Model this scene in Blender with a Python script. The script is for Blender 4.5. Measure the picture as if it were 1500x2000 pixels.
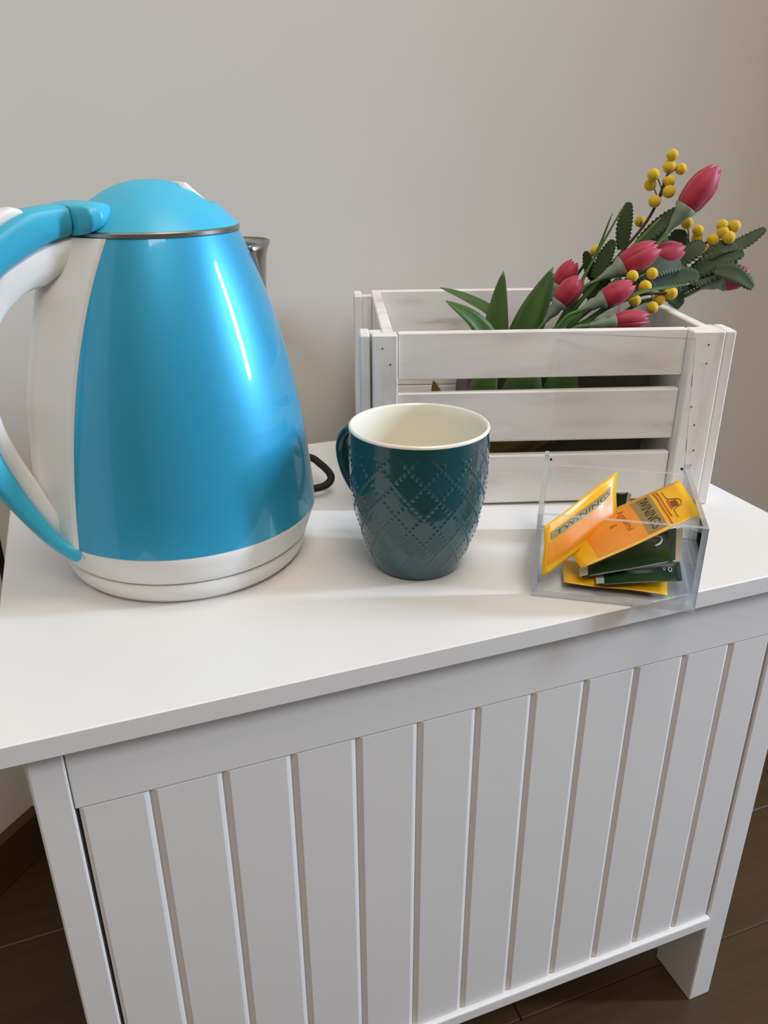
import bpy, bmesh, math, random
import numpy as np
from mathutils import Vector, Matrix

for o in list(bpy.data.objects):
    bpy.data.objects.remove(o)
scene = bpy.context.scene
C = scene.collection
random.seed(4)
ZT = 0.4395           # height of the cabinet top above the floor

# ------------------------------------------------------------------ camera
def look(yaw, pitch, roll):
    cy, sy, cp, sp = math.cos(yaw), math.sin(yaw), math.cos(pitch), math.sin(pitch)
    f = Vector((sy*cp, cy*cp, -sp)); r = Vector((cy, -sy, 0)); u = r.cross(f)
    c, s = math.cos(roll), math.sin(roll)
    rr = c*r + s*u; uu = -s*r + c*u
    return Matrix(((rr.x, uu.x, -f.x), (rr.y, uu.y, -f.y), (rr.z, uu.z, -f.z)))
cd = bpy.data.cameras.new('camera')
cd.sensor_fit = 'VERTICAL'; cd.sensor_height = 36.0; cd.sensor_width = 27.0
cd.lens = 1575.9/2000*36.0
cd.clip_start = 0.01
cam = bpy.data.objects.new('camera', cd); C.objects.link(cam)
cam.matrix_world = Matrix.Translation((0.07058, -0.34027, 0.2546+ZT)) @ look(.3588, .4276, -.0045).to_4x4()
scene.camera = cam

# ------------------------------------------------------------------ light
w = bpy.data.worlds.new('world'); scene.world = w; w.use_nodes = True
w.node_tree.nodes['Background'].inputs[0].default_value = (1.0, .86, .72, 1)
w.node_tree.nodes['Background'].inputs[1].default_value = .18

def area(name, loc, target, sx, sy, power, col):
    l = bpy.data.lights.new(name, 'AREA'); l.shape = 'RECTANGLE'; l.size = sx; l.size_y = sy
    l.energy = power; l.color = col
    o = bpy.data.objects.new(name, l); C.objects.link(o); o.location = loc
    o.rotation_euler = (Vector(target)-Vector(loc)).to_track_quat('-Z', 'Y').to_euler()
    return o
# gap in the curtains of the window to the right: tall and narrow daylight
area('window_daylight', (2.61, -.74, 1.36), (.25, .15, 1.36), .16, 1.15, 78, (.64, .79, 1.0))
# unseen soft area lights added overhead as warm ambient fill
area('overhead_fill', (.5, -.35, 2.45), (.5, -.35, 0), .9, .9, 15, (1.0, .92, .79))
area('front_overhead_fill', (.0, -1.5, 2.45), (.0, -1.5, 0), .9, .9, 21, (1.0, .88, .76))

scene.view_settings.view_transform = 'Standard'
scene.view_settings.look = 'None'
scene.view_settings.exposure = 0.0
scene.view_settings.gamma = 1.0
scene.view_settings.use_curve_mapping = False

# ------------------------------------------------------------------ materials
def mat(name, col, rough=.5, metal=0, coat=0, coat_rough=.05, spec=.5, sheen=0):
    m = bpy.data.materials.new(name); m.use_nodes = True
    b = m.node_tree.nodes['Principled BSDF']
    b.inputs['Base Color'].default_value = (*col, 1)
    b.inputs['Roughness'].default_value = rough
    b.inputs['Metallic'].default_value = metal
    b.inputs['Coat Weight'].default_value = coat
    b.inputs['Coat Roughness'].default_value = coat_rough
    b.inputs['Specular IOR Level'].default_value = spec
    b.inputs['Sheen Weight'].default_value = sheen
    return m
def nd(m, t, **kw):
    n = m.node_tree.nodes.new(t)
    for k, v in kw.items(): setattr(n, k, v)
    return n
def noise_col(m, cols, scale=(1, 1, 1), nscale=5, detail=4, bump=0, bdist=.001, pos=None, coords='Object'):
    """ramp of procedural noise into the base colour, and a fine bump"""
    t = m.node_tree; b = t.nodes['Principled BSDF']
    tc = nd(m, 'ShaderNodeTexCoord'); mp = nd(m, 'ShaderNodeMapping'); mp.inputs['Scale'].default_value = scale
    ns = nd(m, 'ShaderNodeTexNoise'); ns.inputs['Scale'].default_value = nscale; ns.inputs['Detail'].default_value = detail
    t.links.new(tc.outputs[coords], mp.inputs['Vector']); t.links.new(mp.outputs[0], ns.inputs['Vector'])
    if cols:
        rp = nd(m, 'ShaderNodeValToRGB'); el = rp.color_ramp.elements
        pos = pos or [i/(len(cols)-1) for i in range(len(cols))]
        while len(el) < len(cols): el.new(.5)
        for e, p_, c in zip(el, pos, cols): e.position = p_; e.color = (*c, 1)
        t.links.new(ns.outputs[0], rp.inputs[0]); t.links.new(rp.outputs[0], b.inputs['Base Color'])
    if bump:
        bp = nd(m, 'ShaderNodeBump'); bp.inputs['Strength'].default_value = bump; bp.inputs['Distance'].default_value = bdist
        t.links.new(ns.outputs[0], bp.inputs['Height']); t.links.new(bp.outputs[0], b.inputs['Normal'])
    return m
def gradient_col(m, cols, pos, axis='Z'):
    t = m.node_tree; b = t.nodes['Principled BSDF']
    tc = nd(m, 'ShaderNodeTexCoord'); sp = nd(m, 'ShaderNodeSeparateXYZ')
    ns = nd(m, 'ShaderNodeTexNoise'); ns.inputs['Scale'].default_value = 9
    mx = nd(m, 'ShaderNodeMath', operation='MULTIPLY_ADD'); mx.inputs[1].default_value = .12
    rp = nd(m, 'ShaderNodeValToRGB'); el = rp.color_ramp.elements
    while len(el) < len(cols): el.new(.5)
    for e, p_, c in zip(el, pos, cols): e.position = p_; e.color = (*c, 1)
    t.links.new(tc.outputs['Generated'], sp.inputs[0]); t.links.new(tc.outputs['Generated'], ns.inputs['Vector'])
    t.links.new(ns.outputs[0], mx.inputs[0]); t.links.new(sp.outputs[axis], mx.inputs[2])
    t.links.new(mx.outputs[0], rp.inputs[0]); t.links.new(rp.outputs[0], b.inputs['Base Color'])
    return m

M = {}
M['wall'] = noise_col(mat('wall_paint', (.66, .63, .58), .85, spec=.2), [(.64, .595, .54), (.675, .63, .575)], nscale=14, bump=.08, bdist=.001)
M['floor'] = noise_col(mat('floor_wood', (.2, .1, .04), .45), [(.032, .015, .004), (.052, .026, .008), (.075, .040, .013)], scale=(2, 30, 30), nscale=3, detail=8, bump=.1, bdist=.0005)
M['skirt'] = noise_col(mat('skirting_wood', (.15, .08, .03), .4), [(.050, .025, .007), (.085, .046, .014)], scale=(3, 3, 40), nscale=3, detail=6)
M['lacquer'] = noise_col(mat('white_lacquer', (.8, .8, .78), .38), [(.775, .765, .75), (.80, .79, .775)], nscale=40, bump=.02, bdist=.0003)
M['gap'] = mat('dark_gap', (.02, .02, .018), .9)
M['blue'] = mat('kettle_blue_enamel', (.026, .37, .62), .42, metal=.33, coat=.7, coat_rough=.05)
M['bluesatin'] = mat('kettle_blue_plastic', (.045, .47, .70), .38)
M['kwhite'] = mat('kettle_white_plastic', (.83, .83, .81), .32)
M['steel'] = mat('stainless_steel', (.40, .37, .34), .28, metal=1)
M['black'] = mat('black_rubber', (.008, .007, .006), .55, spec=.3)
M['teal'] = noise_col(mat('teal_glaze', (.012, .075, .088), .16, coat=.4, coat_rough=.06), [(.010, .062, .075), (.016, .082, .092)], nscale=30)
M['cream'] = mat('cream_glaze', (.88, .84, .72), .15, coat=.3)
M['wood'] = noise_col(mat('whitewashed_wood', (.7, .67, .64), .7, spec=.25),
                      [(.48, .41, .35), (.74, .70, .66), (.82, .79, .76), (.86, .83, .81)], pos=[.20, .34, .48, .75],
                      scale=(5, 22, 22), nscale=3.2, detail=7, bump=.25, bdist=.0006)
M['woodv'] = noise_col(mat('whitewashed_wood_upright', (.7, .67, .64), .7, spec=.25),
                       [(.48, .41, .35), (.74, .70, .66), (.82, .79, .76), (.86, .83, .81)], pos=[.20, .34, .48, .75],
                       scale=(22, 22, 5), nscale=3.2, detail=7, bump=.25, bdist=.0006)
M['nail'] = mat('nail_mark', (.10, .09, .08), .6)
M['pink'] = gradient_col(mat('tulip_petal', (.6, .02, .09), .55, sheen=.2),
                         [(.20, .22, .15), (.22, .14, .11), (.33, .006, .030), (.43, .012, .055)], [.14, .20, .26, 1])
M['leaf'] = noise_col(mat('tulip_leaf', (.06, .13, .03), .42), [(.045, .105, .022), (.085, .165, .040)], scale=(40, 40, 8), nscale=3)
M['stem'] = noise_col(mat('stem_green', (.07, .16, .03), .45), [(.045, .115, .022), (.09, .20, .04)], nscale=40)
M['sleaf'] = noise_col(mat('mimosa_leaf', (.045, .09, .03), .6), [(.018, .040, .009), (.036, .066, .016)], nscale=60, bump=.3, bdist=.0006)
M['grey_leaf'] = noise_col(mat('calyx_green', (.18, .24, .17), .6), [(.14, .19, .13), (.21, .27, .20)], nscale=60)
M['yellow'] = noise_col(mat('mimosa_yellow', (.72, .47, .01), .85, sheen=.3), [(.58, .36, .006), (.76, .52, .015)], nscale=500, bump=.5, bdist=.0006)
M['twig'] = mat('twig_brown', (.035, .035, .012), .6)
M['dark_sleeve'] = noise_col(mat('dark_brown_sleeve', (.05, .04, .03), .6), [(.035, .027, .020), (.060, .048, .036)], nscale=40, bump=.2)
M['dry'] = noise_col(mat('dry_leaf', (.22, .13, .03), .7), [(.12, .07, .015), (.26, .16, .035)], nscale=60)
M['bag_yellow'] = noise_col(mat('yellow_sachet_paper', (.85, .42, .01), .32), [(.78, .40, .008), (.88, .48, .012)], nscale=70, bump=.15, bdist=.0008)
M['bag_orange'] = noise_col(mat('orange_print', (.8, .25, .01), .35), [(.80, .23, .010), (.86, .34, .03)], nscale=60)
M['bag_green'] = noise_col(mat('dark_green_sachet', (.008, .035, .015), .22), [(.006, .022, .010), (.012, .045, .02)], nscale=60, bump=.2, bdist=.001)
M['foil'] = mat('silver_foil', (.75, .75, .72), .3, metal=.6)
M['band'] = mat('khaki_print', (.30, .215, .07), .45)
M['ink'] = mat('dark_print', (.030, .022, .010), .5)
M['brown_ink'] = mat('brown_print', (.22, .045, .006), .5)
M['rust_ink'] = mat('rust_print', (.50, .10, .01), .5)
M['pale_ink'] = mat('pale_print', (.55, .6, .55), .5)

def acrylic(name, edge):
    m = bpy.data.materials.new(name); m.use_nodes = True; t = m.node_tree; t.nodes.clear()
    out = nd(m, 'ShaderNodeOutputMaterial'); tr = nd(m, 'ShaderNodeBsdfTransparent'); gl = nd(m, 'ShaderNodeBsdfGlossy')
    fr = nd(m, 'ShaderNodeLayerWeight'); fr.inputs['Blend'].default_value = .07
    gl.inputs['Roughness'].default_value = .03 if not edge else .12
    mx = nd(m, 'ShaderNodeMixShader')
    if edge:
        tr.inputs[0].default_value = (.86, .88, .88, 1)
        df = nd(m, 'ShaderNodeBsdfTranslucent'); df.inputs[0].default_value = (.86, .88, .90, 1)
        d2 = nd(m, 'ShaderNodeBsdfDiffuse'); d2.inputs[0].default_value = (.80, .81, .83, 1)
        m0 = nd(m, 'ShaderNodeMixShader'); m0.inputs[0].default_value = .55
        t.links.new(df.outputs[0], m0.inputs[1]); t.links.new(d2.outputs[0], m0.inputs[2])
        m2 = nd(m, 'ShaderNodeMixShader'); m2.inputs[0].default_value = .55
        t.links.new(tr.outputs[0], m2.inputs[1]); t.links.new(m0.outputs[0], m2.inputs[2])
        t.links.new(m2.outputs[0], mx.inputs[1])
    else:
        tr.inputs[0].default_value = (.985, .988, .99, 1)
        t.links.new(tr.outputs[0], mx.inputs[1])
    t.links.new(gl.outputs[0], mx.inputs[2]); t.links.new(fr.outputs[0], mx.inputs[0]); t.links.new(mx.outputs[0], out.inputs[0])
    return m
M['acrylic'] = acrylic('clear_acrylic', False)
M['acrylic_edge'] = acrylic('clear_acrylic_cut_edge', True)

# ------------------------------------------------------------------ helpers
def obj(name, me, material, parent=None, smooth=False):
    if isinstance(me, bmesh.types.BMesh):
        bm = me; me = bpy.data.meshes.new(name); bm.normal_update(); bm.to_mesh(me); bm.free()
    if material is not None and not me.materials:
        me.materials.append(M[material] if isinstance(material, str) else material)
    if smooth:
        for p_ in me.polygons: p_.use_smooth = True
    o = bpy.data.objects.new(name, me); C.objects.link(o)
    if parent: o.parent = parent
    return o
def sharp(o, ang=35):
    me = o.data
    for p_ in me.polygons: p_.use_smooth = True
    bm = bmesh.new(); bm.from_mesh(me)
    for e in bm.edges:
        e.smooth = not (len(e.link_faces) == 2 and e.calc_face_angle(0) > math.radians(ang))
    bm.to_mesh(me); bm.free()
    return o
def tag(o, label, cat, group=None):
    o['label'] = label; o['category'] = cat
    if group: o['group'] = group
    return o
def struct(o):
    o['kind'] = 'structure'; return o
def empty(name, loc, rz=0):
    o = bpy.data.objects.new(name, None); C.objects.link(o); o.location = loc; o.rotation_euler = (0, 0, rz)
    o.empty_display_size = .02
    return o
def box(x0, x1, y0, y1, z0, z1, bev=0, seg=2):
    bm = bmesh.new()
    bmesh.ops.create_cube(bm, size=1)
    for v in bm.verts:
        v.co = ((x0+x1)/2+v.co.x*(x1-x0), (y0+y1)/2+v.co.y*(y1-y0), (z0+z1)/2+v.co.z*(z1-z0))
    if bev: bmesh.ops.bevel(bm, geom=list(bm.edges), offset=bev, segments=seg, profile=.5, affect='EDGES')
    return bm
def grid(rows, close_u=False, close_v=False, cap=False):
    """rows: list of lists of points"""
    bm = bmesh.new(); V = [[bm.verts.new(p_) for p_ in r] for r in rows]
    n, k = len(V), len(V[0])
    for i in range(n if close_v else n-1):
        for j in range(k if close_u else k-1):
            a, b, c, d = V[i][j], V[i][(j+1) % k], V[(i+1) % n][(j+1) % k], V[(i+1) % n][j]
            try: bm.faces.new((a, b, c, d))
            except ValueError: pass
    if cap:
        bm.faces.new(V[0][::-1]); bm.faces.new(V[-1])
    return bm
def revolve(prof, n=96, closed=True):
    rows = []
    for r, z in prof:
        rows.append([(max(r, 1e-5)*math.cos(2*math.pi*i/n), max(r, 1e-5)*math.sin(2*math.pi*i/n), z) for i in range(n)])
    bm = grid(rows, close_u=True)
    bmesh.ops.remove_doubles(bm, verts=list(bm.verts), dist=2e-5)
    bmesh.ops.recalc_face_normals(bm, faces=list(bm.faces))
    return bm
def smoothpts(pts, n):
    """Catmull-Rom through points"""
    P = [np.array(p_, float) for p_ in pts]; P = [2*P[0]-P[1]]+P+[2*P[-1]-P[-2]]
    out = []; segs = len(P)-3
    for i in range(n):
        t = i/(n-1)*segs; k = min(int(t), segs-1); t -= k
        a, b, c, d = P[k:k+4]
        out.append(.5*((2*b)+(c-a)*t+(2*a-5*b+4*c-d)*t*t+(3*b-a-3*c+d)*t**3))
    return out
def tube(pts, rad, n=24, seg=8):
    path = smoothpts(pts, n); rows = []
    up = Vector((.13, .31, .94)); prev = None
    for i, p_ in enumerate(path):
        a = path[max(i-1, 0)]; b = path[min(i+1, len(path)-1)]
        t = Vector(b-a).normalized()
        if prev is None: prev = up.cross(t).normalized()
        x = (prev - t*prev.dot(t)).normalized(); y = t.cross(x); prev = x
        r = rad(i/(len(path)-1)) if callable(rad) else rad
        rows.append([Vector(p_)+x*(r*math.cos(2*math.pi*k/seg))+y*(r*math.sin(2*math.pi*k/seg)) for k in range(seg)])
    return grid(rows, close_u=True, cap=True)
def join(bms):
    out = bmesh.new()
    for b in bms:
        me = bpy.data.meshes.new('tmp'); b.to_mesh(me); b.free(); out.from_mesh(me); bpy.data.meshes.remove(me)
    return out
def recalc(bm):
    bmesh.ops.recalc_face_normals(bm, faces=list(bm.faces)); return bm

# ------------------------------------------------------------------ the setting
YW = .402
XR, YJ = 1.97, -.40   # unseen right wall added as occluder, its end shades the back wall
XL = -.052            # where the back wall meets the slanting wall on the left
struct(obj('wall_back', box(XL, XR, YW, YW+.06, 0, 2.6), 'wall'))
bm = bmesh.new()
L = 1.0
c0 = [(XL, YW), (XL-L*.707, YW-L*.707), (XL-L*.707-.05, YW-L*.707+.05), (XL-.02, YW+.06), (XL, YW+.06)]
lo = [bm.verts.new((x, y, 0)) for x, y in c0]; hi = [bm.verts.new((x, y, 2.6)) for x, y in c0]
bm.faces.new(lo[::-1]); bm.faces.new(hi)
for i in range(5): bm.faces.new((lo[i], lo[(i+1) % 5], hi[(i+1) % 5], hi[i]))
struct(obj('wall_left', recalc(bm), 'wall'))
struct(obj('wall_right_occluder', box(XR, XR+.06, YJ, YW+.06, 0, 2.6), 'wall'))
fl = struct(obj('floor', box(-1.6, 2.6, -2.2, YW+.06, -.05, -.0085), 'floor'))
pl = bpy.data.meshes.new('plank')
b_ = box(0, 1.2, 0, .118, -.008, 0, .0012, 1); b_.to_mesh(pl); b_.free(); pl.materials.append(M['floor'])
for r in range(8):
    for k in range(3):
        o = bpy.data.objects.new('plank', pl); C.objects.link(o); o.parent = fl
        o.location = (-1.2+k*1.2006-(r*.43 % 1.2), .2825-r*.1183, 0)
bs = struct(obj('baseboard_left', box(0, L, -.013, -.0002, 0, .058, .002, 1), 'skirt'))
bs.location = (XL-L*.707, YW-L*.707, 0); bs.rotation_euler = (0, 0, math.radians(45))
struct(obj('baseboard_back', box(XL+.02, XR-.0135, YW-.013, YW-.0002, 0, .058, .002, 1), 'skirt'))
struct(obj('baseboard_right', box(XR-.013, XR-.0002, YJ, YW-.0005, 0, .058, .002, 1), 'skirt'))

# ------------------------------------------------------------------ cabinet
W, D = .5375, .352
cab = tag(empty('cabinet', (0, 0, 0)), 'low white cabinet with beadboard door standing against the wall', 'cabinet')
o = obj('top', box(0, W, 0, D, ZT-.013, ZT, .0007, 1), 'lacquer', cab)
def side_panel(x0, x1):
    y0, y1, zt = .0076, .338, ZT-.0132
    pts = [(y0, 0), (y0+.046, 0), (y0+.046, .105), (y1-.046, .105), (y1-.046, 0), (y1, 0), (y1, zt), (y0, zt)]
    bm = bmesh.new()
    a = [bm.verts.new((x0, y, z)) for y, z in pts]; b = [bm.verts.new((x1, y, z)) for y, z in pts]
    bm.faces.new(a); bm.faces.new(b[::-1])
    for i in range(8): bm.faces.new((a[i], b[i], b[(i+1) % 8], a[(i+1) % 8]))
    recalc(bm)
    bmesh.ops.bevel(bm, geom=list(bm.edges), offset=.0012, segments=2, profile=.5, affect='EDGES')
    return obj('side_panel', bm, 'lacquer', cab)
side_panel(.0138, .0316); side_panel(.4885, .5105)
obj('top_rail', box(.0320, .4882, .0080, .026, ZT-.0543, ZT-.0132, .0006, 1), 'lacquer', cab)
obj('back_panel', box(.0317, .4884, .328, .334, .108, ZT-.0133), 'lacquer', cab)
obj('bottom_panel', box(.0322, .4880, .0045, .327, ZT-.3425, ZT-.3315, .0012), 'lacquer', cab)
door = obj('door', box(.0335, .4868, .0101, .024, ZT-.3308, ZT-.0552), 'lacquer', cab)
xs = [.0334]+[.0693+k*.03827 for k in range(11)]+[.4870]
for k in range(12):
    x0, x1 = xs[k]+.00015, xs[k+1]-.00015
    cl = .0023 if k > 0 else .0012; cr = .0023 if k < 11 else .0012
    z0, z1 = ZT-.3306, ZT-.0550
    yf, yb = .0082, .0100
    prof = [(x0, yb), (x0+cl*.5, yb-.0010), (x0+cl, yf+.0003), (x0+cl+.0010, yf), (x1-cr-.0010, yf), (x1-cr, yf+.0003), (x1-cr*.5, yb-.0010), (x1, yb)]
    bm = bmesh.new()
    a = [bm.verts.new((x, y, z0)) for x, y in prof]; b = [bm.verts.new((x, y, z1)) for x, y in prof]
    for i in range(8): bm.faces.new((a[i], a[(i+1) % 8], b[(i+1) % 8], b[i]))
    bm.faces.new(a[::-1]); bm.faces.new(b)
    sharp(obj('board', recalc(bm), 'lacquer', door), 12)

# ------------------------------------------------------------------ kettle and its base
KX, KY, KZ = .1204, .1749, ZT
zk = [.0356, .07, .11, .15, .18, .2097]; rk = [.0872, .0845, .0785, .0702, .0605, .0490]
KP = np.polyfit(zk, rk, 3)
R = lambda z: float(np.polyval(KP, z))
HA = math.radians(-162.0)             # direction of the handle
pb = tag(empty('kettle_base', (KX, KY, KZ)), 'round white power base with black cord under the blue kettle', 'kettle base')
sharp(obj('base_plate', revolve([(0, .0003), (.071, .0003), (.0745, .0012), (.0772, .004), (.0793, .009), (.0800, .0135), (.0792, .0148), (.074, .0150), (0, .0150)], 128), 'kwhite', pb), 50)
cord = [(-.10, .19, .006), (.02, .16, .010), (.085, .118, .018), (.1103, .0917, .0205), (.1163, .0745, .0195), (.1195, .0600, .0165), (.1185, .0535, .013), (.112, .0515, .0095), (.1015, .0535, .0078), (.088, .058, .0072), (.066, .042, .007)]
cord = [(-.15, .228, -.12), (-.145, .222, -.02), (-.12, .17, .0045), (-.02, .145, .005)]+cord[2:]
obj('power_cord', tube(cord, .0030, 120, 12), 'black', pb, True)
sharp(obj('strain_relief', tube([(.098, .0545, .0078), (.090, .0575, .0074), (.062, .040, .007)], lambda t: .0045+.0022*t, 12, 14), 'black', pb))

kt = tag(empty('electric_kettle', (KX, KY, KZ)), 'glossy blue electric kettle with white handle frame and domed lid', 'kettle')
body = [(R(z), z) for z in np.linspace(.0362, .2090, 60)]
sharp(obj('body', revolve([(R(.0362)-.004, .0362)]+body+[(.043, .2092)], 160), 'blue', kt), 50)
sharp(obj('bottom_skirt', revolve([(0, .0156), (.077, .0156), (.0795, .0160), (.0812, .0175), (.0832, .023), (.0855, .030), (.0873, .0350), (.0868, .0360), (.080, .0361), (0, .0361)], 160), 'kwhite', kt), 50)
sharp(obj('steel_rim', revolve([(.043, .2091), (.0492, .2091), (.0498, .2098), (.0498, .2116), (.0490, .2123), (.043, .2123)], 128), 'steel', kt), 40)

hd = Vector((math.cos(HA), math.sin(HA), 0)); hn = Vector((-math.sin(HA), math.cos(HA), 0))
def hp(u, s, z): return hd*u+hn*s+Vector((0, 0, z))
# lid: domed disc with a recess for the push tab on the spout side
def lidz(u, v):
    r = math.hypot(u, v)/.0488
    z = .2126+.0246*(1-min(r, 1)**2.2)
    if u < -.010 and abs(v) < .046:
        slant = .2345-(-.0125-u)*.84
        k = min(1, max(0, (.046-abs(v))/.018)); k = k*k*(3-2*k)
        z = z+(min(z, max(slant, .2240))-z)*k
    return z
rows = []
for i in range(41):
    r = .0488*max(i/40, 1e-4)
    rows.append([hp(r*math.cos(2*math.pi*j/128), r*math.sin(2*math.pi*j/128), lidz(r*math.cos(2*math.pi*j/128), r*math.sin(2*math.pi*j/128))) for j in range(128)])
rows.append([hp(.0490*math.cos(2*math.pi*j/128), .0490*math.sin(2*math.pi*j/128), .2124) for j in range(128)])
rows.append([hp(.02*math.cos(2*math.pi*j/128), .02*math.sin(2*math.pi*j/128), .2124) for j in range(128)])
bm = grid(rows, close_u=True); bmesh.ops.remove_doubles(bm, verts=list(bm.verts), dist=2e-5)
lid = obj('lid', recalc(bm), 'bluesatin', kt); sharp(lid, 50)
bm = box(-.0088, .0088, -.0200, .0200, -.0035, .0018, .0016, 3)
tilt = Matrix(((hd.x, hn.x, 0), (hd.y, hn.y, 0), (0, 0, 1))).to_4x4() @ Matrix.Translation((-.0188, 0, .2292)) @ Matrix.Rotation(math.radians(-40), 4, 'Y')
bm.transform(tilt)
sharp(obj('push_tab', bm, 'kwhite', lid), 50)

def strap(outer, inner, hw, n=40):
    """band between two curves of the handle plane, given a width and bent round the kettle axis"""
    A = smoothpts(outer, n); B = smoothpts(inner, n)
    rows = []
    prof = [(-1, .35), (-1, .65), (-.93, .9), (-.75, 1), (0, 1.04), (.75, 1), (.93, .9), (1, .65), (1, .35), (.93, .1), (.75, 0), (-.75, 0), (-.93, .1)]
    for i, (a, b) in enumerate(zip(A, B)):
        h_ = hw(i/(n-1)) if callable(hw) else hw
        row = []
        for sv, t in prof:
            u = b[0]+(a[0]-b[0])*t
            row.append(hp(u*math.cos(sv*h_/u), u*math.sin(sv*h_/u), b[1]+(a[1]-b[1])*t))
        rows.append(row)
    return recalc(grid(rows, close_u=True, cap=True))
outer = [(.0545, .2256), (.064, .2248), (.075, .2228), (.0885, .2160), (.106, .2035), (.122, .184), (.132, .158), (.1335, .130), (.128, .102), (.1155, .0741), (.1015, .0475), (.0940, .0350), (.0895, .0285)]
inner = [(.0545, .2103), (.0610, .2088), (.0707, .2056), (.0815, .2003), (.0950, .1915), (.1070, .174), (.1135, .152), (.1148, .127), (.1113, .1002), (.1010, .0685), (.0935, .0500), (.0895, .0415), (.0870, .0375)]
grip = obj('handle', strap(outer, inner, lambda t: .0155+.0165*max(0, (t-.72)/.28)**1.4, 60), 'bluesatin', kt); sharp(grip, 60)
hc_o = [(.0345, .2252), (.0365, .2262), (.0410, .2266), (.0475, .2264), (.0520, .2259), (.0543, .2256)]
hc_i = [(.0345, .2128), (.0365, .2126), (.0410, .2126), (.0475, .2126), (.0520, .2112), (.0543, .2106)]
sharp(obj('hinge_cover', strap(hc_o, hc_i, lambda t: float(np.interp(t, [0, .2, .4, .6, .8, 1], [.0190, .0205, .0240, .0280, .0275, .0185])), 26), 'bluesatin', kt), 60)
sw = strap([(.0728, .2212), (.076, .2248), (.083, .2245), (.095, .2185), (.099, .2130)], [(.0728, .2190), (.076, .2185), (.083, .2165), (.092, .2105), (.099, .2075)], .0085, 16)
sharp(obj('switch', sw, 'kwhite', grip), 60)
# white inner frame: arch inside the grip plus the flange that hugs the body
frame_in = [(.0560, .1960), (.0640, .1895), (.0719, .1852), (.0790, .1838), (.0861, .1797), (.0950, .1715), (.1020, .158), (.1060, .140), (.1062, .1177), (.1010, .0960), (.0930, .0745), (.0880, .0600), (.080, .044)]
b1 = strap([(a+.0006 if i > 3 else a, z-.0002) for i, (a, z) in enumerate([(.0420, .2104), (.0545, .2102)]+inner[1:12])], frame_in, .0135, 60)
rows = []
zz = np.linspace(.0335, .2094, 60)
he_z = [.0335, .045, .060, .0745, .0886, .1188, .1471, .170, .1795, .190, .2094]
he_u = [.0765, .0835, .0880, .0905, .0894, .0863, .0799, .0735, .0712, .0655, .0560]
for z in zz:
    Rz = R(max(z, .0362)) if z > .036 else .0872
    half = math.asin(min(.97, .0295/Rz))
    U = max(float(np.interp(z, he_z, he_u)), Rz+.002)
    row = []
    for s in np.linspace(-1, 1, 33):
        a = s*half
        g = max(0, 1-abs(s)**1.0); g = g*g*(3-2*g)
        g = min(1, g*1.25)
        r = Rz+.0014+(U-Rz)*g**1.3
        if abs(s) > .999: r = Rz-.001
        row.append(hp(r*math.cos(a)*1.0, r*math.sin(a)*(1-.35*g), z))
    rows.append(row)
b2 = grid(rows)
sharp(obj('handle_frame', join([b1, recalc(b2)]), 'kwhite', kt), 70)
# steel spout
rows = []
for t in np.linspace(0, 1, 14):
    z = .150+.0492*t
    Rz = R(z)
    ext = .0185*t**1.5+.0022*max(0, (t-.85)/.15)
    half = math.radians(6+24*t)
    row = []
    for s in np.linspace(-1, 1, 25):
        r = Rz-.0004+ext*(1-abs(s)**1.8)
        a = math.pi+s*half
        row.append(hp(r*math.cos(a), r*math.sin(a), z+.0012*(1-s*s)*t))
    rows.append(row)
o = obj('spout', recalc(grid(rows)), 'steel', kt, True)
md = o.modifiers.new('thickness', 'SOLIDIFY'); md.thickness = .0012; md.offset = -1

# ------------------------------------------------------------------ mug
MX, MY = .2592, .0999
H = .0966
mk = np.linspace(0, 1, 6); mr = [.0274, .0351, .0406, .0431, .0439, .0439]
MP = np.polyfit(mk, mr, 4); MR = lambda z: float(np.polyval(MP, z/H))
mug = tag(empty('mug', (MX, MY, ZT)), 'dark teal ceramic mug with dotted diamond relief and cream inside', 'mug')
NA, NZ, ND = 560, 190, 15
rows = [[(r*math.cos(2*math.pi*i/NA), r*math.sin(2*math.pi*i/NA), z) for i in range(NA)] for r, z in [(.001, .0006), (.020, .0006), (.0225, .0), (.0258, .0003), (.0268, .0012)]]
th = np.arange(NA)/NA
for z in np.linspace(.0025, H-.0012, NZ):
    r0 = MR(z)
    a = th*ND; b = z/.0205
    p1 = a+b; q1 = a-b
    dp = np.abs(p1-np.round(p1)); dq = np.abs(q1-np.round(q1))
    fp = np.abs(q1*4-np.round(q1*4))/4; fq = np.abs(p1*4-np.round(p1*4))/4
    d1 = dp*dp+fp*fp; d2 = dq*dq+fq*fq
    bump = np.maximum(np.exp(-d1/.0046), np.exp(-d2/.0046))
    env = min(1, max(0, (z-.006)/.006))*min(1, max(0, (H-.0085-z)/.003))
    rr = r0+env*.00062*bump
    rows.append([(rr[i]*math.cos(2*math.pi*th[i]), rr[i]*math.sin(2*math.pi*th[i]), z) for i in range(NA)])
o = obj('outer_wall', recalc(grid(rows, close_u=True)), 'teal', mug, True)
ro = MR(H)
prof = [(MR(H-.0012)+.00005, H-.0013), (ro+.0001, H-.0004), (ro-.0005, H+.0004), (ro-.0012, H+.0006), (ro-.0020, H+.0002), (ro-.0024, H-.0012)]
prof += [(MR(z)-.0027, z) for z in np.linspace(H-.004, .012, 24)]+[(.024, .006), (.020, .0042), (0, .004)]
obj('inner_glaze', revolve(prof, 128), 'cream', mug, True)
ha = math.radians(116)
def mp_(u, z): return (u*math.cos(ha), u*math.sin(ha), z)
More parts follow.
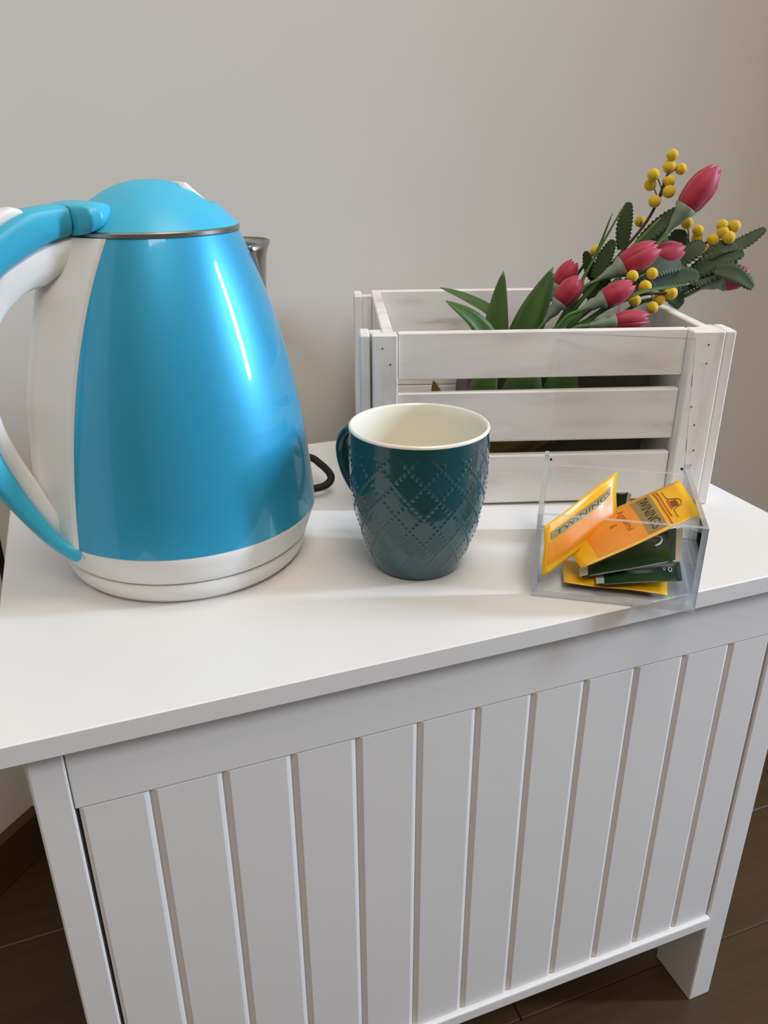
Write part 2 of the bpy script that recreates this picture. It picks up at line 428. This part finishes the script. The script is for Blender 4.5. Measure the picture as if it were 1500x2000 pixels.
path = [mp_(.0452, .0785), mp_(.052, .0815), mp_(.060, .0800), mp_(.0665, .070), mp_(.0660, .057), mp_(.058, .043), mp_(.047, .0345), mp_(.0405, .0325)]
pts = smoothpts(path, 40); rows = []
hv = Vector((-math.sin(ha), math.cos(ha), 0))
for i, p_ in enumerate(pts):
    t = Vector(pts[min(i+1, 39)]-pts[max(i-1, 0)]).normalized(); nn = t.cross(hv)
    rows.append([Vector(p_)+hv*(.0078*math.cos(k/14*2*math.pi))+nn*(.0042*math.sin(k/14*2*math.pi)) for k in range(14)])
obj('handle', recalc(grid(rows, close_u=True, cap=True)), 'teal', mug, True)

# ------------------------------------------------------------------ wooden crate
CPHI = -.3034
CW, CD, CH = .2626, .190, .1349
CRM = Matrix.Translation((.2553, .1893, ZT)) @ Matrix.Rotation(CPHI, 4, 'Z')
crate = tag(empty('wooden_crate', (.2553, .1893, ZT), CPHI), 'whitewashed slatted wooden crate holding artificial flowers', 'crate')
tk = .0072                           # slat thickness
def wob(bm, amp=.0004):
    for v in bm.verts: v.co += Vector((random.uniform(-amp, amp), random.uniform(-amp, amp)*.4, random.uniform(-amp, amp)))
    return bm
zsl = [(.1005, .1345), (.0525, .0905), (.0022, .0410)]
for z0, z1 in zsl:
    obj('front_slat', wob(box(.0235, CW-.0315, .0035, .0035+tk, z0, z1, .0009, 1)), 'wood', crate)
for z0, z1 in [(.0915, .1342), (.0470, .0910), (.0022, .0465)]:
    obj('back_slat', box(.0125, CW-.0125, CD-tk, CD, z0, z1, .0009, 1), 'wood', crate)
for x0, x1 in ((.0125, .0205), (CW-.0205, CW-.0125)):
    obj('end_panel', box(x0, x1, .0112, CD-tk-.0002, .0015, .1342, .0009, 1), 'woodv', crate)
obj('bottom_board', box(.0207, CW-.0207, .0112, CD-tk-.0004, .0015, .0075), 'wood', crate)
# uprights on the front and on the ends
post = []
post.append(obj('upright', wob(box(.0050, .0233, 0, .0110, .0002, .1338, .001, 1), .0002), 'woodv', crate))
post.append(obj('upright', wob(box(CW-.0312, CW-.0075, -.0055, .0110, .0002, .1340, .001, 1), .0002), 'woodv', crate))
post.append(obj('upright', wob(box(-.0035, .0036, .0005, .0235, .0002, .1338, .001, 1), .0002), 'woodv', crate))
post.append(obj('upright', wob(box(-.0035, .0036, CD-.028, CD-.0002, .0002, .1338, .001, 1), .0002), 'woodv', crate))
post.append(obj('upright', wob(box(CW-.0072, CW+.0005, -.0050, .0190, .0002, .1338, .001, 1), .0002), 'woodv', crate))
post.append(obj('upright', wob(box(CW-.0072, CW+.0005, CD-.028, CD-.0002, .0002, .1338, .001, 1), .0002), 'woodv', crate))
# short battens that tie the outer uprights to the end panels
for x0, x1 in ((.0037, .0124), (CW-.0124, CW-.0073)):
    for y0 in (.0114, CD-.027):
        obj('end_batten', box(x0, x1, y0, y0+.0085, .0005, .1336, .0006, 1), 'woodv', crate)
nm = bpy.data.meshes.new('nail'); b_ = bmesh.new()
bmesh.ops.create_cone(b_, cap_ends=True, segments=8, radius1=.0007, radius2=.0006, depth=.0006, matrix=Matrix.Rotation(math.pi/2, 4, 'X')); b_.to_mesh(nm); b_.free(); nm.materials.append(M['nail'])
for pst, L in ((post[0], [(.0125, .1245), (.0180, .1130), (.012, .078), (.017, .064), (.012, .028)]), (post[1], [(CW-.0190, .1245), (CW-.0185, .1110), (CW-.0245, .0790), (CW-.0200, .0650), (CW-.0175, .0450), (CW-.0180, .0330)])):
    for x, z in L:
        o = bpy.data.objects.new('nail', nm); C.objects.link(o); o.parent = pst
        o.location = (x, -.0001 if pst is post[0] else -.0056, z)

# ------------------------------------------------------------------ clear acrylic tea box with its lid folded back
BPHI = -.5815
BW, BD, BH, BT = .0958, .0976, .0556, .0030
BXM = Matrix.Translation((.3074, .0328, ZT)) @ Matrix.Rotation(BPHI, 4, 'Z')
tb = tag(empty('tea_box', (.3074, .0328, ZT), BPHI), 'clear acrylic tea box with lid folded back against the crate', 'box')
def sheet(name, x0, x1, y0, y1, z0, z1, parent):
    bm = box(x0, x1, y0, y1, z0, z1)
    d = [x1-x0, y1-y0, z1-z0]; k = d.index(min(d))
    me = bpy.data.meshes.new(name); me.materials.append(M['acrylic']); me.materials.append(M['acrylic_edge'])
    bm.normal_update()
    for f in bm.faces: f.material_index = 0 if abs(f.normal[k]) > .9 else 1
    bm.to_mesh(me); bm.free()
    return obj(name, me, None, parent)
g_ = .00005
sheet('floor_plate', 0, BW, 0, BD, .0004, BT, tb)
sheet('front_wall', 0, BW, 0, BT, BT+g_, BH, tb)
sheet('back_wall', 0, BW, BD-BT, BD, BT+g_, BH-.0042, tb)
sheet('side_wall', 0, BT, BT+g_, BD-BT-g_, BT+g_, BH, tb)
sheet('side_wall', BW-BT, BW, BT+g_, BD-BT-g_, BT+g_, BH, tb)
# ears that carry the lid pins
for x0 in (0, BW-BT):
    sheet('hinge_ear', x0, x0+BT, BD-BT, BD+.0035, BH-.0040, BH+.0035, tb)
lidm = sheet('lid', -.0002+BT, BW-BT+.0002, 0, BT, 0, .0905, tb)
lidm.location = (0, BD-.0008, BH-.0026)
lidm.rotation_euler = (math.radians(-26.2), 0, 0)
for x0 in (BT+.0006, BW-BT-.0022):
    obj('hinge_pin', box(x0, x0+.0016, .0005, .0025, .0008, .0024, .0003, 1), 'black', lidm)

# ------------------------------------------------------------------ tea sachets
def text_mesh(s):
    cu = bpy.data.curves.new('t', 'FONT'); cu.body = s; cu.size = 1; cu.align_x = 'CENTER'; cu.align_y = 'CENTER'
    o = bpy.data.objects.new('t', cu); C.objects.link(o)
    bpy.context.view_layer.update()
    me = bpy.data.meshes.new_from_object(o); bpy.data.objects.remove(o); bpy.data.curves.remove(cu)
    bm = bmesh.new(); bm.from_mesh(me); bpy.data.meshes.remove(me)
    xs_ = [v.co.x for v in bm.verts]; ys_ = [v.co.y for v in bm.verts]
    cx, cy = (min(xs_)+max(xs_))/2, (min(ys_)+max(ys_))/2
    sx, sy = max(xs_)-min(xs_), max(ys_)-min(ys_)
    for v in bm.verts: v.co = ((v.co.x-cx)/sx, (v.co.y-cy)/sy, 0)
    return bm
class Bag:
    """flat sachet spanned by four corners (its own top left, top right, bottom right, bottom left)"""
    def __init__(s, name, label, corners, material, thick=.004, crimp=.06, frame=BXM, foil=None):
        s.c = [frame @ Vector(c) for c in corners]
        ctr = sum(s.c, Vector())/4
        s.c = [c-ctr for c in s.c]
        nrm = (s.c[1]-s.c[0]).cross(s.c[3]-s.c[0]).normalized()*-1
        s.n = nrm if nrm.dot(Vector((-.4, -.75, .5))) > 0 else -nrm
        s.th = thick; s.crimp = crimp; s.ph = random.uniform(0, 6)
        s.root = tag(empty(name, ctr), label, 'tea bag', 'tea sachets in the acrylic box')
        rows = []
        for i in range(17):
            t = i/16
            rows.append([s.P(j/12, t, 0) for j in range(13)])
        back = [[s.P(j/12, i/16, 0, -1)-s.n*.0003 for j in range(13)] for i in range(17)]
        bm = bmesh.new(); A = [[bm.verts.new(q) for q in r] for r in rows]; B = [[bm.verts.new(q) for q in r] for r in back]
        for i in range(16):
            for j in range(12):
                bm.faces.new((A[i][j], A[i][j+1], A[i+1][j+1], A[i+1][j])); bm.faces.new((B[i][j], B[i+1][j], B[i+1][j+1], B[i][j+1]))
        ring = lambda G: [G[0][j] for j in range(13)]+[G[i][12] for i in range(1, 17)]+[G[16][j] for j in range(11, -1, -1)]+[G[i][0] for i in range(15, 0, -1)]
        ra, rb = ring(A), ring(B)
        for k in range(len(ra)): bm.faces.new((ra[k], rb[k], rb[(k+1) % len(ra)], ra[(k+1) % len(ra)]))
        s.body = obj('envelope', recalc(bm), material, s.root, True)
    def P(s, u, t, off=0, side=1):
        p_ = s.c[3]*(1-u)*(1-t)+s.c[2]*u*(1-t)+s.c[0]*(1-u)*t+s.c[1]*u*t
        k = s.crimp
        a = max(0, min(1, (t-k)/.25, (1-k-t)/.25)); b = max(0, min(1, (u-.04)/.25, (.96-u)/.25))
        a = a*a*(3-2*a); b = b*b*(3-2*b)
        wv = .0005*math.sin(9*u+s.ph)*math.sin(7*t+2*s.ph)
        return p_+s.n*(side*s.th*.5*a*b+wv*(1 if side > 0 else 1)+off)
    def patch(s, name, u0, u1, t0, t1, material, off=.0003, n=10):
        rows = [[s.P(u0+(u1-u0)*j/n, t0+(t1-t0)*i/n, off) for j in range(n+1)] for i in range(n+1)]
        return obj(name, grid(rows), material, s.root, True)
    def text(s, txt, u, t, wu, ht, material, off=.0005, flip=False):
        bm = text_mesh(txt)
        for v in bm.verts:
            x, y = v.co.x, v.co.y
            if flip: x, y = -x, -y
            v.co = s.P(u+x*wu, t+y*ht, off)
        return obj('lettering', bm, material, s.root)
    def line(s, pts, rad, material, name='print_mark', off=.0004, n=20):
        return obj(name, tube([s.P(u, t, off) for u, t in pts], rad, n, 6), material, s.root, True)
def brand_print(b, emblem=True):
    b.patch('print_panel', .06, .94, .16, .62, 'bag_orange', .00025)
    b.patch('print_band', .07, .93, .575, .735, 'band', .0004)
    b.text('TWININGS', .5, .665, .78, .085, 'ink', .0006)
    for t in (.765, .79): b.patch('print_rule', .07, .93 if t < .78 else .80, t, t+.012, 'rust_ink', .0004)
    b.line([(.16, .83), (.36, .835), (.40, .87), (.44, .915), (.52, .925), (.58, .905), (.62, .87), (.66, .84), (.86, .835)], .00025, 'brown_ink')
    b.patch('print_crest', .44, .58, .845, .895, 'brown_ink', .0005, 4)
    b.patch('print_crest', .40, .62, .825, .842, 'rust_ink', .0005, 4)
    b.text('Agrumi', .45, .47, .56, .075, 'rust_ink', .0005)
    b.text('&', .5, .375, .07, .06, 'rust_ink', .0005)

A = [(0.0487, 0.0850, 0.0541), (0.0045, 0.0200, 0.0385), (0.0060, 0.0068, 0.0104), (0.0495, 0.0550, 0.0289)]
bagA = Bag('tea_sachet', 'yellow tea sachet leaning on the left side of the acrylic box', [A[1], A[0], A[3], A[2]], 'bag_yellow', .005)
bagA.patch('print_panel', .06, .94, .16, .60, 'bag_orange', .00025)
bagA.patch('print_band', .08, .90, .64, .80, 'band', .0004)
bagA.text('TWININGS', .5, .72, .74, .085, 'ink', .0006)
B = [(0.0885, 0.0850, 0.0512), (0.0984, 0.0420, 0.0461+.0115), (0.0287, 0.0120, 0.0160), (0.0130, 0.0500, 0.0201)]
B[1] = (0.0996, 0.0395, 0.0570)
bagB = Bag('tea_sachet', 'yellow tea sachet with readable name sticking out of the acrylic box', [(0.0885, 0.0850, 0.0512), (0.0984, 0.0420, 0.0461), (0.0287, 0.0120, 0.0160), (0.0130, 0.0500, 0.0201)], 'bag_yellow', .005)
brand_print(bagB)
c1 = [(0.0887, 0.0660, 0.0247), (0.0855, 0.0300, 0.0180), (0.0302, 0.0140, 0.0092), (0.0291, 0.0500, 0.0104)]
bagC = Bag('tea_sachet', 'dark green tea sachet with pale crescent under the yellow one', [c1[3], c1[0], c1[1], c1[2]], 'bag_green', .004)
bagC.line([(.76, .84), (.82, .80), (.85, .70), (.83, .58), (.78, .50)], .0006, 'pale_ink')
bagC.patch('foil_end', -.03, .06, .02, .35, 'foil', .0004, 4)
bagC.patch('foil_end', .985, 1.07, .02, .98, 'foil', -.0004, 4)
c2 = [(0.0905, 0.0450, 0.0108), (0.0890, 0.0160, 0.0128), (0.0399, 0.0080, 0.0085), (0.0398, 0.0350, 0.0058)]
bagE = Bag('tea_sachet', 'dark green tea sachet lowest at the front of the acrylic box', [c2[3], c2[0], c2[1], c2[2]], 'bag_green', .003)
bagE.text('0', .87, .52, .05, .22, 'pale_ink')
bagE.text('0', .80, .52, .03, .12, 'pale_ink')
bagE.patch('foil_end', -.03, .07, .02, .5, 'foil', .0004, 4)
bagD = Bag('tea_sachet', 'yellow tea sachet lying flat on the floor of the acrylic box', [(.0178, .0420, .0052), (.0830, .0420, .0052), (.0810, .0105, .0052), (.0190, .0120, .0052)], 'bag_yellow', .002)
bagF = Bag('tea_sachet', 'dark green tea sachet standing at the back of the acrylic box', [(.0340, .0900, .0350), (.0580, .0890, .0375), (.0560, .0860, .0060), (.0340, .0870, .0055)], 'bag_green', .003)
bagF.patch('foil_end', .985, 1.09, .80, .98, 'foil', .0003, 4)

# ------------------------------------------------------------------ flowers (built in the crate's own frame)
VIEW = Vector((-.25, -.85, .46)).normalized()
def fl_root(name, loc):
    o = empty(name, (0, 0, 0)); o.matrix_world = CRM @ Matrix.Translation(loc); return o
def leaf_bm(pts, wmax, nrm, serr=0, fold=.25, n=26, wf=None, ns=9):
    path = smoothpts(pts, n); rows = []
    for i, p_ in enumerate(path):
        t = i/(n-1)
        tg = Vector(path[min(i+1, n-1)]-path[max(i-1, 0)]).normalized()
        sd = tg.cross(nrm).normalized(); nn = sd.cross(tg)
        wd = wmax*(wf(t) if wf else (math.sin(math.pi*min(1, t*.92+.08))**.8))
        if serr: wd *= 1+serr*(abs(((t*ns) % 1)*2-1)-.5)*(1 if 0.03 < t < .97 else 0)
        if i == n-1: wd = .0002
        rows.append([Vector(p_)+sd*(wd*s)+nn*(abs(s)*wd*fold) for s in (-1, -.5, 0, .5, 1)])
    bm = grid(rows)
    return bm
def leaf(name, pts, wmax, nrm, material, parent, **kw):
    o = obj(name, leaf_bm(pts, wmax, Vector(nrm).normalized(), **kw), material, parent, True)
    md = o.modifiers.new('thickness', 'SOLIDIFY'); md.thickness = .0005
    return o
def petal_mesh(L_, rad, a0, span, layer):
    rows = []
    for i in range(15):
        t = i/14
        r = rad*(1 if layer == 0 else .90)*float(np.interp(t, [0, .12, .3, .55, .75, .9, 1], [.30, .58, .90, 1.0, .90, .66, .40]))
        hw = span*float(np.interp(t, [0, .2, .6, .85, .95, 1], [.9, 1.0, 1.0, .85, .6, .25]))
        row = []
        for s in np.linspace(-1, 1, 9):
            a = a0+s*hw
            rr = r*(1+.05*(1-abs(s)))
            row.append((rr*math.cos(a), rr*math.sin(a), L_*t-.07*L_*abs(s)**2*max(0, (t-.6)/.4)))
        rows.append(row)
    return grid(rows)
def tulip(base, tip, rad, label, origin, mid=None, calyx=.013):
    b = Vector(base); t = Vector(tip); ax = (t-b); L_ = ax.length; ax.normalize()
    root = fl_root('tulip', b); tag(root, label, 'flower', 'pink tulips in the crate')
    q = Vector((0, 0, 1)).rotation_difference(ax)
    ph = random.uniform(0, 2)
    for k in range(6):
        me = bpy.data.meshes.new('petal'); bm = petal_mesh(L_*(1 if k < 3 else .97), rad, ph+k*2*math.pi/3+(math.pi/3 if k >= 3 else 0), 1.08, 0 if k < 3 else 1)
        bm.to_mesh(me); bm.free()
        o = obj('petal', me, 'pink', root, True); o.rotation_mode = 'QUATERNION'; o.rotation_quaternion = q
        md = o.modifiers.new('thickness', 'SOLIDIFY'); md.thickness = .0006
    # pale green base of the blossom
    prof = [(.0016, -calyx), (.0026, -calyx*.6), (.0048, -calyx*.2), (rad*.52, L_*.06), (rad*.86, L_*.20), (rad*.5, L_*.22)]
    o = obj('calyx', revolve(prof, 20), 'grey_leaf', root, True); o.rotation_mode = 'QUATERNION'; o.rotation_quaternion = q
    og = Vector(origin)-b
    m = (Vector(mid)-b) if mid else og*.45-ax*.012
    o = obj('stem', tube([-ax*calyx*.9, -ax*(calyx+.012)+og*.04, m, og], .0016, 20, 8), 'stem', root, True)
    return root, b
OR = (.112, .092, .012)
T = [((.252, .10, .2011), (.2774, .10, .2381), .0112, 'tallest pink tulip pointing up at the right above the bouquet', (.118, .10, .03), None),
     ((.1990, .085, .1625), (.2340, .085, .1812), .0105, 'pink tulip in the middle of the bouquet, front one of two overlapping', (.112, .09, .015), None),
     ((.2270, .108, .1650), (.2640, .108, .1775), .0105, 'pink tulip half hidden behind another in the bouquet middle', (.115, .10, .015), None),
     ((.1620, .115, .1430), (.1775, .115, .1668), .0085, 'pink tulip bud behind another at the left of the bouquet', (.112, .10, .015), None),
     ((.1555, .085, .1345), (.1735, .085, .1590), .0092, 'leftmost pink tulip in front, beside the broad green leaves', (.108, .085, .015), None),
     ((.1800, .060, .1430), (.2088, .060, .1562), .0085, 'pink tulip above the lowest one near the front slat', (.108, .08, .015), None),
     ((.1850, .045, .1305), (.2178, .045, .1345), .0075, 'lowest pink tulip lying just over the front slat', (.108, .075, .015), None),
     ((.2990, .12, .1470), (.3280, .12, .1560), .0100, 'rightmost pink tulip half covered by a dark leaf', (.120, .10, .02), (.22, .11, .125))]
roots = []
for b, t, r, lab, og, mid in T: roots.append(tulip(b, t, r, lab, og, mid))
def rel(pts, b): return [tuple(Vector(p_)-b) for p_ in pts]
broad = lambda t: (math.sin(math.pi*(.16+.84*t)))**.75
r5, b5 = roots[4]; r4, b4 = roots[3]; r6, b6 = roots[5]; r2, b2_ = roots[1]
leaf('leaf', rel([(.116, .088, .04), (.1100, .088, .085), (.1095, .089, .122), (.1135, .092, .1632)], b5), .0118, (-.2, -.9, .35), 'leaf', r5, wf=broad, fold=.12)
leaf('leaf', rel([(.122, .090, .04), (.1250, .090, .085), (.1345, .090, .125), (.1530, .092, .1655)], b5), .0120, (-.1, -.9, .4), 'leaf', r5, wf=broad, fold=.2)
leaf('leaf', rel([(.124, .092, .04), (.1330, .094, .090), (.1430, .096, .125), (.1565, .100, .1600)], b5), .0105, (.1, -.9, .4), 'leaf', r5, wf=broad, fold=.2)
leaf('leaf', rel([(.122, .095, .07), (.1190, .098, .105), (.1080, .100, .1275), (.0860, .100, .1410), (.0650, .100, .1498)], b4), .0062, (.1, -.6, .8), 'leaf', r4, wf=broad, fold=.3)
leaf('leaf', rel([(.112, .082, .06), (.1040, .081, .105), (.0900, .080, .1270), (.0670, .080, .1428)], b6), .0085, (0, -.8, .6), 'leaf', r6, wf=broad, fold=.2)
# broad leaves low in the crate, seen through the gaps
leaf('leaf', rel([(.118, .05, .02), (.098, .036, .05), (.090, .030, .080), (.100, .034, .108)], b6), .0150, (-.2, -.95, .2), 'leaf', r6, wf=broad, fold=.1)
leaf('leaf', rel([(.125, .05, .02), (.122, .034, .06), (.121, .030, .085), (.130, .034, .110)], b6), .0190, (0, -1, .1), 'leaf', r6, wf=broad, fold=.1)
leaf('leaf', rel([(.130, .06, .02), (.150, .040, .06), (.152, .036, .085), (.158, .042, .112)], b6), .0170, (.1, -1, .1), 'leaf', r6, wf=broad, fold=.1)
leaf('dry_leaf', rel([(.060, .040, .07), (.056, .036, .080), (.0530, .034, .0915)], b6), .0042, (0, -1, .1), 'dry', r6, wf=broad, fold=.1)
leaf('dry_leaf', rel([(.085, .035, .025), (.110, .034, .046), (.145, .036, .052)], b6), .0180, (0, -1, .1), 'dry', r6, wf=broad, fold=.1)
leaf('dry_leaf', rel([(.070, .045, .015), (.100, .040, .036), (.150, .040, .040)], b6), .0150, (0, -1, .1), 'dry', r6, wf=broad, fold=.1)
# dark sleeve added round the foot of the bouquet to darken the gaps
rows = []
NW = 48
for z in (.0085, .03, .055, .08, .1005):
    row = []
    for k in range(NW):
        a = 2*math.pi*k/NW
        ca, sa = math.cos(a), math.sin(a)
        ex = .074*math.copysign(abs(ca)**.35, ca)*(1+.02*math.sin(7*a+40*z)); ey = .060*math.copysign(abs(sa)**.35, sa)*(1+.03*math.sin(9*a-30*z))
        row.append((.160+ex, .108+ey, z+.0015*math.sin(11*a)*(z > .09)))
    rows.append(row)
wr = fl_root('crate_sleeve', (0, 0, 0)); tag(wr, 'dark brown sleeve added inside the crate behind the slat gaps', 'wrapping paper')
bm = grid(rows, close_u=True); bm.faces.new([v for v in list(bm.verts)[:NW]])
o = obj('sleeve_sheet', recalc(bm), 'dark_sleeve', wr); md = o.modifiers.new('thickness', 'SOLIDIFY'); md.thickness = .0006
# narrow grass blades
def blade(pts, wd, parent, b): leaf('blade', rel(pts, b), wd, VIEW, 'stem', parent, wf=lambda t: (1-t)**.5*.9+.1, fold=.35)
blade([(.125, .095, .04), (.160, .098, .112), (.1800, .10, .155), (.2083, .10, .2124)], .0017, r2, b2_)
blade([(.125, .09, .04), (.155, .090, .110), (.1850, .088, .150), (.2337, .09, .2020)], .0022, r2, b2_)
blade([(.125, .088, .04), (.165, .085, .115), (.2000, .082, .155), (.2400, .085, .1900)], .0024, r2, b2_)
blade([(.120, .080, .04), (.160, .072, .110), (.2050, .062, .1465), (.2520, .060, .1565)], .0024, r6, b6)
blade([(.120, .082, .04), (.150, .078, .108), (.1800, .075, .138), (.2250, .075, .1640)], .0022, r6, b6)
blade([(.125, .10, .04), (.165, .105, .12), (.190, .11, .168), (.2020, .11, .2040)], .0016, r4, b4)
blade([(.118, .080, .04), (.140, .066, .098), (.168, .058, .124), (.205, .052, .138)], .0024, r6, b6)
blade([(.118, .080, .04), (.138, .072, .102), (.160, .068, .128), (.185, .064, .146)], .0026, r6, b6)

ballm = bpy.data.meshes.new('blossom_ball'); b_ = bmesh.new(); bmesh.ops.create_icosphere(b_, subdivisions=3, radius=.0048); b_.to_mesh(ballm); b_.free()
ballm.materials.append(M['yellow'])
for p_ in ballm.polygons: p_.use_smooth = True
def sprig(label, path, balls, leaves):
    b = Vector(path[0]); root = fl_root('mimosa_sprig', b); tag(root, label, 'flower', 'yellow mimosa sprigs in the crate')
    st = obj('stem', tube(rel(path, b), .0012, 30, 7), 'twig', root, True)
    P = smoothpts(path, 40)
    for q in balls:
        q = Vector(q)+Vector((0, random.uniform(-.004, .004), 0))
        o = bpy.data.objects.new('blossom_ball', ballm); C.objects.link(o); o.parent = root; o.location = q-b
        s_ = random.uniform(.93, 1.08); o.scale = (s_, s_, s_)
        near = min((p_ for p_ in P[10:]), key=lambda p_: (Vector(p_)+Vector((0, 0, .008))-q).length)
        near = Vector(near)
        if (near-q).length > .003:
            m = (near+q)/2+Vector((0, 0, .002))
            obj('stalk', tube([near-b, m-b, q-b], .0005, 8, 5), 'twig', st, True)
    for pts, wd, nrm in leaves:
        leaf('leaf', rel(pts, b), wd, nrm, 'sleaf', root, serr=.22, fold=.12, n=61, ns=12, wf=lambda t: .25+.75*math.sin(math.pi*min(1, .12+.86*t))**.7)
    return root
VA, VB, VC, VD = (-.2, -.85, .45), (-.5, -.75, .4), (.2, -.85, .45), (-.1, -.7, .7)
sprig('tall sprig of yellow mimosa balls rising beside the tallest tulip', [(.115, .10, .02), (.165, .105, .110), (.205, .108, .165), (.232, .11, .200), (.2440, .11, .236)],
      [(.2455, .11, .246), (.2447, .11, .2376), (.2535, .108, .2361), (.23, .11, .2322), (.2306, .112, .2248), (.2446, .114, .2273), (.2445, .106, .2198), (.2343, .108, .2127), (.2296, .12, .1966)],
      [([(.2130, .11, .176), (.2135, .112, .195), (.2160, .114, .2120)], .0060, VA), ([(.2250, .108, .180), (.2420, .108, .196), (.2580, .107, .2090)], .0062, VB),
       ([(.2200, .11, .160), (.2380, .11, .178), (.2520, .112, .2000)], .0068, VC)])
sprig('short sprig of mimosa at the left, mostly hidden by grass blades', [(.112, .105, .02), (.150, .112, .11), (.178, .118, .152), (.1930, .12, .173)],
      [(.1944, .12, .1743)],
      [([(.196, .11, .150), (.188, .108, .162), (.1825, .108, .1755)], .0050, VB), ([(.1900, .10, .155), (.196, .10, .170), (.2020, .10, .1850)], .0060, VA), ([(.1850, .105, .140), (.1950, .103, .150), (.2050, .10, .168)], .0065, VC)])
sprig('sprig of yellow mimosa balls with dark leaves reaching to the right', [(.118, .11, .02), (.170, .115, .105), (.225, .122, .145), (.270, .128, .170), (.305, .13, .1840)],
      [(.2709, .13, .1946), (.2818, .13, .1885), (.3016, .13, .1923), (.3117, .13, .1918), (.3062, .126, .1834), (.2952, .13, .1811), (.2901, .13, .1721), (.2829, .132, .182), (.302, .124, .1875)],
      [([(.3080, .13, .174), (.3220, .13, .178), (.3400, .13, .1895)], .0058, VD), ([(.2600, .125, .150), (.2640, .126, .170), (.2660, .127, .1900)], .0115, VA),
       ([(.2780, .12, .155), (.2980, .12, .166), (.3200, .12, .1720)], .0085, VC), ([(.2920, .108, .160), (.3080, .103, .157), (.3240, .102, .1460)], .0075, VA),
       ([(.2750, .12, .150), (.2900, .12, .154), (.3150, .118, .1640)], .0090, VD), ([(.2600, .12, .140), (.2720, .12, .148), (.2900, .122, .1520)], .0090, VC),
       ([(.2500, .118, .160), (.2720, .118, .172), (.2850, .120, .1800)], .0085, VB), ([(.290, .122, .168), (.3010, .122, .176), (.3140, .122, .1760)], .0060, VA)])
sprig('low sprig of yellow mimosa balls between the front tulips', [(.112, .09, .02), (.150, .085, .100), (.190, .078, .132), (.218, .072, .146), (.2400, .07, .1480)],
      [(.2114, .074, .1605), (.2269, .074, .1622), (.2209, .07, .1531), (.2141, .07, .1426), (.2274, .066, .1377), (.2349, .07, .1427), (.2428, .07, .1477)],
      [([(.2450, .10, .148), (.2580, .105, .142), (.2690, .11, .1300)], .0085, VA), ([(.2350, .095, .152), (.2550, .10, .156), (.2760, .10, .1560)], .0100, VC),
       ([(.2200, .09, .158), (.2400, .095, .166), (.2600, .10, .1650)], .0095, VA), ([(.1900, .088, .140), (.2100, .088, .148), (.2350, .085, .1520)], .0085, VC)])
